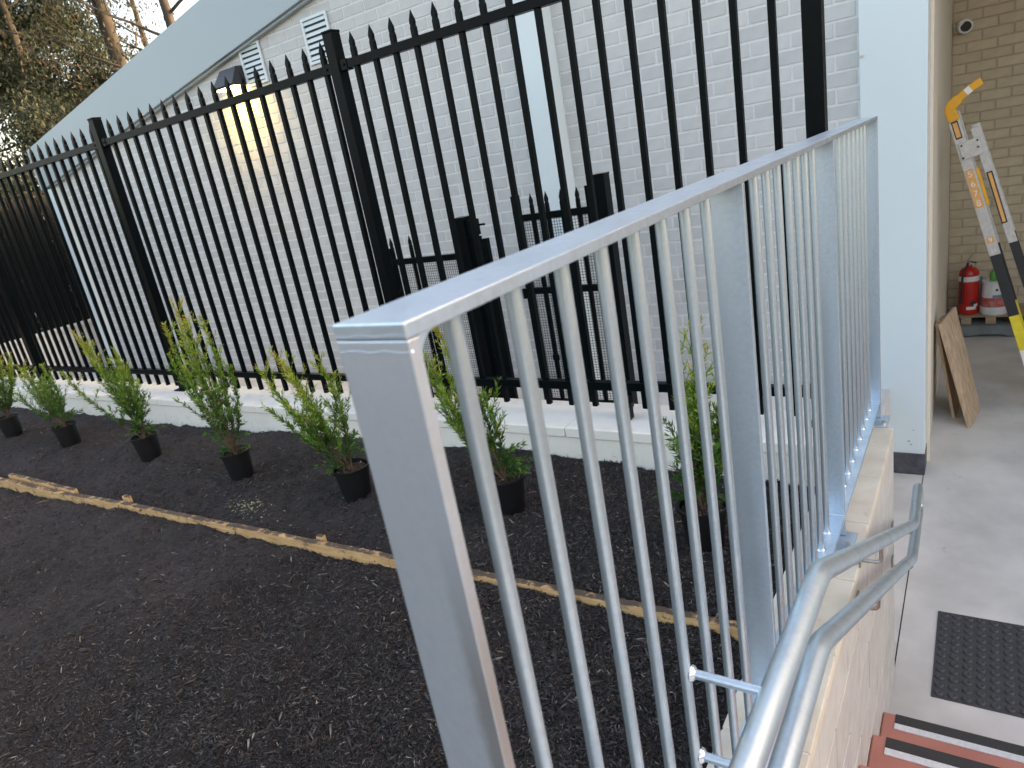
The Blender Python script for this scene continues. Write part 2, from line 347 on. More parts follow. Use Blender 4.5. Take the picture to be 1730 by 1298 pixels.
# ------------------------------------------------------------------ brick building
bld = thing('brick_building', 'pale painted brick building with light blue raked fascia behind the black fence', 'building', (-5, 4.9, -2.45))
BY = 4.88; CH = .0905 * BY / 4.82; BL = .243
def fasz(x): return .704 + .1625 * (x + 10.158)
MB().box(-10.35, -.35, BY + .004, BY + .12, -2.45, .66).prism([(-10.35, .66), (-.35, .66), (-.35, 2.45), (-10.35, .82)], 'y', BY + .004, BY + .12).build('wall', MORTAR, bld)
def brick_mesh(mb, x0, x1, z0, z1, yf, dy):
    e = .0035
    mb.add([(x0, yf + dy, z0), (x1, yf + dy, z0), (x1, yf + dy, z1), (x0, yf + dy, z1), (x0 + e, yf, z0 + e), (x1 - e, yf, z0 + e), (x1 - e, yf, z1 - e), (x0 + e, yf, z1 - e)],
           [(4, 5, 6, 7), (0, 1, 5, 4), (1, 2, 6, 5), (2, 3, 7, 6), (3, 0, 4, 7)])
near = []; far = MB()
r0 = -2.15
for r in range(52):
    z = r0 + r * CH; off = (BL / 2 if r % 2 else 0)
    for c in range(43):
        x1 = -.50 - off - c * BL + .12; x0 = x1 - BL + .010
        if x1 < -10.3 or z > fasz((x0 + x1) / 2) + .1: continue
        if -2.81 < x0 and x1 < -2.53: continue
        if x1 > -.40 and x0 > -.6: pass
        pr = math.hypot(x0, BY) + abs(z) * .25
        if z > .62 and x0 > -2.2: pr += 5
        near.append((pr, x0, x1, z))
near.sort()
proto = None
for i, (pr, x0, x1, z) in enumerate(near):
    jy = random.uniform(-.0012, .0012)
    if i < 290:
        if proto is None:
            m_ = MB(); brick_mesh(m_, 0, BL - .010, 0, CH - .010, 0, .012); proto = m_.build('brick', BRICK); proto.parent = bld; o = proto
        else: o = proto.copy(); COL.objects.link(o)
        o.location = (x0 + 5 + random.uniform(-.001, .001), BY + jy - 4.9, z + 2.45 + random.uniform(-.0008, .0008)); o.rotation_euler = (random.uniform(-.006, .006), random.uniform(-.004, .004), random.uniform(-.004, .004))
    else: brick_mesh(far, x0, x1, z, z + CH - .010, BY + jy, .012)
fo = far.build('brickwork', BRICKI, bld); fo['kind'] = 'stuff'
# fascia, corner panels, beading
fx = [-10.44, 3.0]
MB().prism([(fx[0], fasz(fx[0])), (fx[1], fasz(fx[1])), (fx[1], fasz(fx[1]) + .60), (fx[0], fasz(fx[0]) + .515)], 'y', 4.80, 4.98).build('fascia', FASCIA, bld, bevel=.004)
MB().prism([(fx[0] + .3, fasz(fx[0] + .3) - .022), (fx[1], fasz(fx[1]) - .022), (fx[1], fasz(fx[1]) - .001), (fx[0] + .3, fasz(fx[0] + .3) - .001)], 'y', 4.83, 4.93).build('bead_trim', FASCIA, bld)
MB().prism([(fx[0] + .02, fasz(fx[0]) + .47), (fx[1], fasz(fx[1]) + .55), (fx[1], fasz(fx[1]) + .59), (fx[0] - .0, fasz(fx[0]) + .505)], 'y', 4.985, 12).build('roof', ROOF, bld)
MB().box(-10.42, -10.10, 4.81, 5.05, -2.45, .655).build('corner_pillar', RENDER, bld, bevel=.006)
MB().box(-10.36, -10.2, 5.05, 12, -2.45, .70).build('side_wall', MORTAR, bld)
MB().box(-10.2, -.45, 8.6, 8.75, -2.45, .68).build('rear_wall', MORTAR, bld)
MB().box(-2.785, -2.565, 4.74, BY + .003, -2.45, 1.88).build('pilaster', RENDER, bld, bevel=.006)
MB().box(-.605, -.2625, 4.822, 5.0, FLOOR, 2.3).build('entrance_pillar', RENDER, bld, bevel=.006)
MB().box(-.600, -.585, 4.812, 4.8225, .185, .198).build('screw', STAIN, bld)
for (sx, sz, sl, sa) in ((-.36, -2.22, .016, .9), (-.345, -2.245, .010, .8), (-.33, -2.14, .006, 0)):
    MB().box(sx, sx + sl, 4.8195, 4.8212, sz, sz + .004).build('scuff', SKIRT, bld)
MB().box(-.590, -.2600, 4.812, 5.0, FLOOR, -2.306).build('skirting', SKIRT, bld, bevel=.002)
MB().box(-.45, -.2625, 5.001, 8.42, FLOOR, 2.2).build('return_wall', RETURN, bld)
MB().box(-.2625, -.245, 5.02, 5.05, FLOOR, 2.2).build('trim_strip', RETURN, bld, bevel=.003)
MB().box(-.262, 2.4, 4.95, 8.6, 1.75, 1.9).build('ceiling', RETURN, bld)
MB().box(2.3, 2.4, 4.95, 8.6, FLOOR, 1.75).build('side_wall', RETURN, bld)
MB().box(2.401, 40, 4.9, 12, FLOOR, 3.6).build('wall', MORTAR, bld)  # unseen building mass added on the right, stretched far out to shade the ground
MB().box(-.26, 2.399, 4.99, 8.6, 1.91, 2.5).build('wall', MORTAR, bld)  # unseen solid over the entrance, added to help block the sun
MB().box(-.45, 2.4, 8.605, 8.75, FLOOR, 2.5).build('rear_wall', MORTAR, bld)
# corridor back wall
cw = thing('corridor_wall', 'dim cream brick wall at the back of the covered entrance behind the ladder', 'wall', (.8, 8.4, FLOOR))
MB().box(-.2615, 2.295, 8.405, 8.5, FLOOR, 1.745).build('wall', CMORT, cw)
CYb = 8.4; ch = .0905; farb = MB(); k = 0; protob = None
for r in range(46):
    for c in range(11):
        x0 = -.262 + c * .24 - (.12 if r % 2 else 0); x1 = x0 + .230; x0 = max(x0, -.258); z = FLOOR + .004 + r * ch
        if z > 1.65 or x1 > 2.3: continue
        full = abs(x1 - x0 - .230) < 1e-4
        if full and x0 < 1.15 and z < .85 and k < 280:
            if protob is None:
                m_ = MB(); brick_mesh(m_, 0, .230, 0, ch - .010, 0, .006); protob = m_.build('brick', CBRICK); protob.parent = cw; o = protob
            else: o = protob.copy(); COL.objects.link(o)
            o.location = (x0 - .8, CYb - 8.4 + random.uniform(-.001, .001), z - FLOOR); k += 1
        else: brick_mesh(farb, x0, x1, z, z + ch - .010, CYb, .006)
fo = farb.build('brickwork', CBRICKI, cw); fo['kind'] = 'stuff'

# vents
def vent(x, z, w, h, label):
    t = thing('wall_vent', label, 'vent', (x, BY, z), 'louvred vents high on the brick wall')
    f = .022
    MB().box(x, x + w, BY - .022, BY - .006, z, z + f).box(x, x + w, BY - .022, BY - .006, z + h - f, z + h).box(x, x + f, BY - .022, BY - .006, z + f, z + h - f).box(x + w - f, x + w, BY - .022, BY - .006, z + f, z + h - f).build('frame', RENDER, t)
    MB().box(x + f, x + w - f, BY - .0055, BY - .004, z + f, z + h - f).build('backing', DRK, t)
    for i in range(7):
        zz = z + f + .010 + i * (h - 2 * f) / 7
        MB().add([(x + f, BY - .022, zz), (x + w - f, BY - .022, zz), (x + w - f, BY - .008, zz + .030), (x + f, BY - .008, zz + .030), (x + f, BY - .019, zz - .002), (x + w - f, BY - .019, zz - .002), (x + w - f, BY - .006, zz + .028), (x + f, BY - .006, zz + .028)],
                 [(0, 1, 2, 3), (7, 6, 5, 4), (0, 4, 5, 1), (1, 5, 6, 2), (2, 6, 7, 3), (3, 7, 4, 0)]).build('slat', RENDER, t)
vent(-5.90, 1.06, .30, .36, 'square louvred vent beside the lit wall lamp')
vent(-5.00, 1.07, .32, .37, 'square louvred vent behind the top of the fence post')

# wall lamp
wl = thing('wall_lamp', 'dark wedge shaped wall lamp glowing warm on the brick wall', 'lamp', (-6.05, BY, 1.1))
MB().add([(-6.20, BY - .001, 1.27), (-5.93, BY - .001, 1.27), (-5.90, BY - .001, 1.09), (-6.23, BY - .001, 1.09), (-6.19, BY - .07, 1.265), (-5.94, BY - .07, 1.265), (-5.91, BY - .18, 1.11), (-6.22, BY - .18, 1.11), (-6.22, BY - .17, 1.09), (-5.91, BY - .17, 1.09)],
         [(0, 1, 5, 4), (4, 5, 6, 7), (7, 6, 9, 8), (0, 4, 7, 8, 3), (1, 2, 9, 6, 5), (3, 8, 9, 2), (0, 3, 2, 1)]).build('housing', LAMPB, wl, bevel=.004)
EM, t_, b_ = nodes('lamp_glow'); b_.inputs['Emission Color'].default_value = (1, .72, .26, 1); b_.inputs['Emission Strength'].default_value = 12; b_.inputs['Base Color'].default_value = (.9, .8, .6, 1)
MB().box(-6.19, -5.94, BY - .155, BY - .03, 1.078, 1.089).build('lens', EM, wl)
ld = bpy.data.lights.new('lamp_light', 'AREA'); ld.energy = 5.5; ld.color = (1, .60, .045); ld.shape = 'RECTANGLE'; ld.size = .22; ld.size_y = .1
lo = bpy.data.objects.new('lamp_light', ld); COL.objects.link(lo); lo.location = (-6.065, BY - .10, 1.07); lo.rotation_euler = (math.radians(-18), 0, 0)

# ------------------------------------------------------------------ plinth
pl = thing('plinth_wall', 'low white plinth wall with coping under the black picket fence', 'wall', (-5, 2.8, -1.6))
MB().box(-11.6, -.446, 2.66, 2.985, -1.75, -1.318).build('wall', PLINTH, pl)
xx = -.4465
while xx > -11.5:
    w_ = 1.19; MB().box(max(xx - w_, -11.6), xx - .004, 2.652, 2.99, -1.3155, -1.263 - random.uniform(0, .002)).build('coping', PLINTH, pl, bevel=.006)
    xx -= w_

# ------------------------------------------------------------------ security fence
FY = 2.88
fe = thing('picket_fence', 'tall black spear topped steel fence standing on the white plinth', 'fence', (-4, FY, -1.263))
posts = [-.536, -2.803, -5.196, -7.59, -9.98]
def spear(mb, x, y, z0, z1, w=.0125):
    secs = [(z0, w, w), (z1 - .080, w, w), (z1 - .074, w * .80, w), (z1 - .066, w * .74, w * .9), (z1 - .058, w * 1.05, w * .8), (z1 - .044, w * 1.0, w * .7), (z1 - .012, w * .28, w * .25), (z1, w * .05, w * .05)]
    return mb.loft([[(x - a, y - b, z), (x + a, y - b, z), (x + a, y + b, z), (x - a, y + b, z)] for z, a, b in secs])
pk = spear(MB(), -4, FY, -1.238, .727).build('picket', BLACK, fe, bevel=.0015, seg=1)
first = True
for i, px in enumerate(posts):
    p = MB().box(px, px + .065, FY - .0325, FY + .0325, -1.262, .745).build('post', BLACK, fe, bevel=.003)
    cp = MB().box(px - .002, px + .067, FY - .0345, FY + .0345, .7455, .757)
    sub('cap', cp, BLACK, p, bevel=.003)
    bp = MB().box(px - .03, px + .095, FY - .06, FY + .06, -1.2625, -1.254)
    sub('base_plate', bp, BLACK, p)
    if i == 0: continue
    xr = posts[i - 1]; xl = px + .065
    for zc, nm in ((.585, 'rail'), (-1.1265, 'rail')):
        MB().box(xl + .004, xr - .004, FY - .020, FY + .020, zc - .021, zc + .021).build(nm, BLACK, fe, bevel=.002)
        for xe, s in ((xl, 1), (xr, -1)):
            a0, a1 = sorted((xe + s * .0005, xe + s * .05))
            MB().box(a0, a1, FY - .024, FY + .024, zc - .026, zc + .026).tube([(xe + s * .03, FY - .03, zc), (xe + s * .03, FY - .023, zc)], .007, 8).build('bracket', BLACK, fe, bevel=.002)
    xs_ = []
    if i == 1:
        xs_ = [-2.641 + .1335 * k for k in range(16)]
    elif i == 2: xs_ = [-5.014 + .1345 * k for k in range(17)]
    else:
        xs_ = [xl + .118 + .1345 * k for k in range(17)]
    for xq in xs_:
        if xq > xr - .03: continue
        if first: o = pk; first = False
        else: o = copy_part(pk, (0, 0, 0), fe)
        o.location = (xq + 4, 0, 0)
        o.rotation_euler = (0, 0, 0)
for o in list(fe.children):
    if o.name.startswith('picket'): o.location.z = 0

# stub of cut post on the plinth
ft = thing('fence_foot', 'short black steel drop bolt housing standing on the white plinth', 'post', (-1.37, 2.80, -1.262))
MB().box(-1.392, -1.345, 2.775, 2.822, -1.262, -1.155).build('sleeve', BLACK, ft, bevel=.002)
MB().box(-1.384, -1.353, 2.783, 2.814, -1.1545, -1.150).box(-1.345, -1.333, 2.79, 2.81, -1.20, -1.18).build('bolt', DRK, ft)

# ------------------------------------------------------------------ low gates in the alley
GY = 4.0
def mesh_panel(mb, x0, x1, z0, z1, y, p=.019, w=.0028):
    x = x0
    while x < x1: mb.box(x, x + w, y - .001, y + .001, z0, z1); x += p
    z = z0
    while z < z1: mb.box(x0, x1, y + .0015, y + .0035, z, z + w); z += p
def gate(name, label, xl, xr, ztop, zr, zb, picks, tipz, stile=.05):
    t = thing(name, label, 'gate', ((xl + xr) / 2, GY, -1.85), 'black gates in the alley behind the fence')
    for x in (xl, xr - stile): MB().box(x, x + stile, GY - .02, GY + .02, zb - .06, ztop).build('stile', BLACK, t, bevel=.002)
    for z in (zr, (zr + zb) / 2 + .16, zb): MB().box(xl + stile + .001, xr - stile - .001, GY - .018, GY + .018, z - .022, z + .022).build('rail', BLACK, t, bevel=.002)
    for x in picks: spear(MB(), x, GY, zb - .04, tipz, .011).build('picket', BLACK, t)
    for za, zb_ in ((zb + .025, (zr + zb) / 2 + .135), ((zr + zb) / 2 + .185, zr - .025)):
        m_ = MB(); mesh_panel(m_, xl + stile, xr - stile, za, zb_, GY + .024); o = m_.build('mesh_infill', BLACKM, t); o['kind'] = 'stuff'
    return t
g1 = gate('alley_gate', 'open black mesh gate leaf in front of the pale blue pilaster', -2.583, -1.985, -.246, -.395, -1.70, [-2.44, -2.325, -2.215, -2.10], -.242)
MB().box(-2.60, -2.56, GY - .05, GY - .021, -.93, -.86).build('latch', BLACK, g1, bevel=.003)
MB().box(-2.45, -2.40, GY - .03, GY - .02, -1.38, -1.34).build('bolt', BLACK, g1)
g2 = gate('alley_gate', 'black mesh gate leaf directly behind the middle fence post', -3.80, -3.085, -.50, -.605, -1.70, [-3.73, -3.54, -3.31], -.415, .04)
def gpost(x, zt, w, label):
    t = thing('gate_post', label, 'post', (x, GY, -1.85), 'black gate posts in the alley behind the fence')
    MB().box(x, x + w, GY - w / 2, GY + w / 2, -1.85, zt - .012).build('post', BLACK, t, bevel=.003)
    MB().box(x - .003, x + w + .003, GY - w / 2 - .003, GY + w / 2 + .003, zt - .0115, zt).build('cap', BLACK, t, bevel=.004)
    return t
p1 = gpost(-3.075, -.335, .10, 'thick black gate post with latch beside the wide mesh gate')
MB().box(-2.972, -2.90, GY - .035, GY + .03, -.47, -.36).box(-2.90, -2.835, GY - .006, GY + .006, -.41, -.395).build('latch', BLACK, p1, bevel=.003)
MB().box(-2.955, -2.90, GY - .02, GY + .03, -1.85, -.48).box(-2.885, -2.84, GY - .01, GY + .03, -1.85, -.50).build('stile', BLACK, p1, bevel=.002)
gpost(-3.885, -.375, .065, 'black gate post hidden behind the middle fence post')
gpost(-1.97, -.188, .085, 'tallest black gate post to the right of the open gate leaf')

# ------------------------------------------------------------------ boundary wall and dark fence on the left
bw = thing('boundary_wall', 'low white boundary wall under the dark sheet fence at far left', 'wall', (-11.7, 4, -1.6))
MB().box(-11.85, -11.62, -6, 12, -2.4, -1.305).build('wall', PLINTH, bw)
MB().box(-11.87, -11.60, -6, 12, -1.304, -1.25).build('coping', PLINTH, bw, bevel=.005)
df = thing('sheet_fence', 'tall dark ribbed steel fence on the boundary wall at far left', 'fence', (-11.7, 4, -1.25))
y = -6
while y < 11.9:
    m_ = MB(); pts = []
    q = y
    while q < y + 2.35: 
        pts += [(q, 0), (q + .09, 0), (q + .12, .035), (q + .17, .035)]; q += .2
    for (a0, d0), (a1, d1) in zip(pts[:-1], pts[1:]):
        m_.box(-11.735 + min(d0, d1) * 0 + (d0 + d1) / 2 - .003, -11.735 + (d0 + d1) / 2 + .003, a0, a1 - .0005, -1.249, .66)
    m_.build('sheet', DFENCE, df)
    MB().box(-11.76, -11.69, y - .03, y + .03, -1.249, .70).build('post', DFENCE, df)
    y += 2.4
MB().box(-11.765, -11.685, -6, 11.95, .702, .735).build('top_rail', DFENCE, df)

# ------------------------------------------------------------------ retaining wall by the stairs
rw = thing('block_wall', 'cream block retaining wall carrying the galvanised balustrade beside the stairs', 'wall', (-.35, 1, FLOOR))
MB().box(-.442, -.2660, -3, 2.857, FLOOR - .02, WTOP - .003).build('core', BLKM, rw)
pb = {}
def blk(y0, y1, z0, z1, m=BLOCK):
    MB().box(-.300, -.263 + random.uniform(-.0006, .0006), y0 + .003, y1 - .003, z0 + .003, z1 - .003).build('block', m, rw, bevel=.0022, seg=1)
for r in range(6):
    z1 = WTOP - .0025 - .0 - r * .2; z0 = max(z1 - .2, FLOOR); off = .2 if r % 2 else 0
    y = 2.8595
    y0 = y - .4 + off
    while y > -.9:
        blk(max(y0, -1), y, z0, z1); y = y0; y0 = y - .4
    if z0 <= FLOOR: break
y = 2.8625
while y > -1.2:
    y0 = y - (.4375 if y > 2.8 else .3135)
    MB().box(-.4455, -.2618, y0 + .002, y - .002, WTOP - .035, WTOP + random.uniform(-.0008, .0008)).build('cap_block', CAPM, rw, bevel=.003)
    y = y0

# ------------------------------------------------------------------ stairs
st = thing('staircase', 'coral painted concrete steps with black and silver nosings', 'stairs', (.5, 1.5, FLOOR))
edges = [(2.405, -2.262), (2.090, -2.075), (1.787, -1.905), (1.486, -1.735), (1.186, -1.565)]
for i, (ye, zt) in enumerate(edges):
    MB().box(-.2612, 1.5, .60 - i * .001, ye, FLOOR + .001 + i * .001 if i == 0 else edges[i - 1][1] - .05, zt).build('step', CORAL, st, bevel=.006)
    MB().box(-.2185, 1.42, ye - .048, ye - .001, zt - .004, zt + .003).build('grip_strip', NBLACK, st, bevel=.001)
    MB().box(-.2185, 1.42, ye - .078, ye - .0485, zt - .004, zt + .0035).build('nosing', NALU, st, bevel=.001)

# tactile tile
tt = thing('tactile_tile', 'charcoal rubber tactile mat with raised studs on the landing', 'tactile mat', (.18, 3.06, FLOOR))
MB().box(-.12, .48, 2.76, 3.36, FLOOR + .0005, FLOOR + .005).build('mat', RUBBER, tt, bevel=.002)
sp = None
for i in range(12):
    for j in range(12):
        if sp is None:
            sp = MB().lathe((.18, 3.06, FLOOR + .0052), [(.0185, 0), (.017, .0038), (.014, .0062), (.010, .0066), (.008, .0048)], 14).build('stud', RUBBER, tt, smooth=True); o = sp
        else: o = sp.copy(); COL.objects.link(o)
        o.location = (-.12 + .027 + i * .0497 - .18, 2.76 + .027 + j * .0497 - 3.06, 0)

# ------------------------------------------------------------------ balustrade
XLo, XRi = -.3825, -.314; XM = (XLo + XRi) / 2; RT = -.090
ba = thing('steel_balustrade', 'galvanised steel balustrade with round bars standing on the cream block wall', 'balustrade', (XM, 1.6, WTOP))
MB().box(XLo, XRi, .3315, 2.951, RT - .012, RT).build('top_rail', GALV, ba, bevel=.0012)
BZ = -1.187
PY = [.332, 1.156, 2.011, 2.937]
for a0, a1 in zip(PY[:-1], PY[1:]):
    MB().box(XLo, XRi, a0 + .0125, a1 - .0005, BZ - .012, BZ).build('bottom_rail', GALV, ba, bevel=.0012)
for i, y in enumerate(PY):
    zt = RT - .0125
    p = MB().box(XLo, XRi, y, y + .012, WTOP + .0085, zt).build('post', STAINP if i == 0 else GALV, ba, bevel=.0012)
    sub('base_plate', MB().box(XM - .02, XRi + .030, y - .085, y + .028, WTOP, WTOP + .007), GALV, p, bevel=.001)
    sub('bolt', MB().tube([(XRi + .014, y - .055, WTOP + .007), (XRi + .014, y - .055, WTOP + .019)], .0075, 6), STAIN, p)
    if i: sub('weld', MB().tube([(XLo + .001, y, BZ + .0005), (XRi - .001, y, BZ + .0005)], .0028, 6), WELD, p)
def weld_ring(y): return MB().lathe((XM, y, BZ), [(.0125, -.0005), (.0115, .002), (.0085, .0045)], 14)
bar0 = MB().tube([(XM, 0, BZ - .001), (XM, 0, RT - .0115)], .0082, 20).build('baluster', GALVP, None, smooth=True)
w0 = weld_ring(0).build('weld', WELD, None, smooth=True)
bar0.parent = ba; first = True; protos = (bar0, w0)
bars = [.423 + .0923 * k for k in range(8)] + [1.168 + .0925 * k for k in range(1, 9)] + [2.017 + .0925 * k for k in range(1, 10)]
for y in bars:
    if first: b = bar0; w_ = w0
    else: b = bar0.copy(); COL.objects.link(b); w_ = w0.copy(); COL.objects.link(w_)
    first = False
    b.parent = ba; w_.parent = b; b.location = (-XM, y - 1.6, -WTOP); w_.location = (0, 0, 0)
# corner fillet weld under the near end of the top rail, weld beads on the end post
arc = [(.3445, RT - .012)] + [(.3445 + .016 - .016 * math.sin(t), RT - .012 - .016 + .016 * math.cos(t)) for t in [k * math.pi / 16 for k in range(9)]] 
MB().prism([(.344, RT - .0118)] + [(.344 + .018 * (1 - math.sin(t)), RT - .0118 - .018 * (1 - math.cos(t))) for t in [k * math.pi / 16 for k in range(9)]], 'x', XLo + .001, XRi - .0006).build('corner_fillet', GALV, ba)
for zz, sd_ in ((RT - .0088, 3), (RT - .0205, 5)):
    rr = random.Random(sd_)
    MB().tube([(XLo + .001 + k * (XRi - XLo - .002) / 30, .3316, zz + rr.uniform(-.0003, .0003) + .0006 * math.sin(k * .45 + sd_)) for k in range(31)], .00042, 6).build('weld_bead', WELD, ba)
MB().lathe((XRi - .001, .334, RT - .021), [(.0005, -.002), (.0022, 0), (.0005, .002)], 8).build('weld_bead', WELD, ba, smooth=True)

# ------------------------------------------------------------------ handrail
hr = thing('steel_handrail', 'double galvanised pipe handrail sloping down beside the stair wall', 'handrail', (-.22, 1.5, -1.5))
RH = .0197
U = [(-.2512, -.60, -.768), (-.2190, 1.118, -.778), (-.190, 2.835, -1.672), (-.196, 3.10, -1.672)]
Lw = [(-.2260, -.60, -.915), (-.2215, 1.105, -.922), (-.190, 2.755, -1.782), (-.192, 3.12, -1.782)]
loopU = [(-.196, 3.175, -1.672), (-.194, 3.175, -1.782)]
pathU = fillet(U[:3] + loopU + [(Lw[3])], .035)
MB().tube(pathU, RH, 22).build('upper_pipe', GALVP, hr, smooth=True)
MB().tube(fillet(Lw[:3] + [(-.192, 3.115, -1.782)], .035), RH, 22).build('lower_pipe', GALVP, hr, smooth=True)
for z, xe in ((-.770, -.225), (-.929, -.224)):
    MB().tube([(XM + .006, .797, z), (xe - .012, .797, z)], .0072, 14).build('support_rod', GALV, hr, smooth=True)
    MB().lathe((0, 0, 0), [(.0, 0), (.0, 0)], 3)
    m_ = MB().tube([(XM + .0075, .797, z), (XM + .0105, .797, z), (XM + .014, .797, z)], [.0125, .0115, .0075], 14); m_.build('weld', WELD, hr, smooth=True)
def bracket(y, z, xr, ztarget):
    t = MB().box(-.2628, -.257, y - .016, y + .016, z - .030, z + .030).build('bracket_plate', STAIN, hr, bevel=.002)
    MB().tube(fillet([(-.259, y, z - .012), (xr, y, z - .012), (xr, y, ztarget - RH * .8)], .018, 6), .0055, 12).build('bracket_arm', STAIN, hr, smooth=True)
def hz(P, y):
    a, b = P[1], P[2]; t = (y - a[1]) / (b[1] - a[1]); return a[2] + (b[2] - a[2]) * t if 0 < t < 1 else (P[1][2] if t <= 0 else P[2][2])
bracket(2.775, -1.668, -.193, -1.652 - .0)
bracket(2.762, -1.822, -.191, -1.768)
for y in (1.90,):
    bracket(y, -1.345, -.208, hz(Lw, y)) if False else None
bracket(1.835, hz(Lw, 1.835) - .055, -.208, hz(Lw, 1.835))
bracket(1.895, hz(U, 1.895) - .060, -.206, hz(U, 1.895))
bracket(.55, hz(Lw, .55) - .39 + .0, -.222, hz(Lw, .55)) if False else None

# ------------------------------------------------------------------ timber edging
te = thing('timber_edging', 'weathered pine board edging half buried between mulch beds', 'garden edging', (-3, 1.6, -1.43))
pts = [(-9.2, 1.46), (-5.355, 1.566), (-4.391, 1.578), (-3.876, 1.606), (-2.674, 1.633), (-1.915, 1.650), (-1.362, 1.669), (-.951, 1.677), (-.47, 1.683)]
def edge_board(p, q, zt, name='board', w=.030, y_off=0):
    n = 24; m_ = MB(); rings = []
    for i in range(n + 1):
        t = i / n; x = p[0] + (q[0] - p[0]) * t; yv = p[1] + (q[1] - p[1]) * t + y_off + random.uniform(-.0012, .0012)
        zz = zt + random.uniform(-.0012, .0012) + .0015 * math.sin(t * 5 + p[0])
        rings.append([(x, yv - w / 2, zz - .09), (x, yv + w / 2, zz - .09), (x, yv + w / 2, zz + random.uniform(-.002, .001)), (x, yv - w / 2, zz + random.uniform(-.002, .001))])
    m_.loft(rings); return m_.build(name, TIMB, te, bevel=.002, seg=1)
zs = [-1.404, -1.405, -1.402, -1.402, -1.402, -1.402, -1.400, -1.399]
for i in range(len(pts) - 1): edge_board(pts[i], pts[i + 1], zs[i])
MB().box(-3.915, -3.865, 1.632, 1.660, -1.5, -1.385).build('stake', TIMB, te, bevel=.004)
MB().box(-2.365, -2.325, 1.662, 1.685, -1.5, -1.392).build('stake', TIMB, te, bevel=.004)
edge_board((-5.3, 1.60), (-4.40, 1.592), -1.388, 'offcut', .028, .016)
# pale offcut chips
for (x, y, l, a) in ((-4.62, 1.50, .055, .9), (-3.15, 1.78, .02, .3)):
    z = float(mulch_h(np.array([x]), np.array([y]))[0]) + .006
    c, s_ = math.cos(a), math.sin(a)
    o = MB().add([(x - c * l, y - s_ * l, z), (x, y + .009, z + .004), (x + c * l, y + s_ * l, z), (x, y - .009, z + .003), (x, y, z - .004)], [(0, 1, 3), (1, 2, 3), (0, 4, 1), (1, 4, 2), (2, 4, 3), (3, 4, 0)]).build('wood_splinter', TIMB)
    tag(o, 'pale split splinter lying on mulch in front of the timber edging' if l > .03 else 'tiny pale splinter lying on mulch behind the timber edging', 'splinter')
# handful of pale shavings
m_ = MB()
for _ in range(130):
    x = random.gauss(-3.03, .085); y = random.gauss(1.80, .035); z = float(mulch_h(np.array([x]), np.array([y]))[0]) + .004; a = random.random() * 6.28; l = random.uniform(.003, .009)
    c, s_ = math.cos(a) * l, math.sin(a) * l
    m_.add([(x - c, y - s_, z), (x + s_ * .3, y - c * .3, z + .002), (x + c, y + s_, z + random.uniform(0, .004)), (x - s_ * .3, y + c * .3, z + .001)], [(0, 1, 2, 3)])
SHAV = mat('pale_shavings', (.55, .50, .30), (.35, .32, .15), rough=.7, scale=90)
o = m_.build('wood_shavings', SHAV); o['kind'] = 'stuff'; tag(o, 'small heap of pale wood shavings on mulch behind the edging', 'shavings')

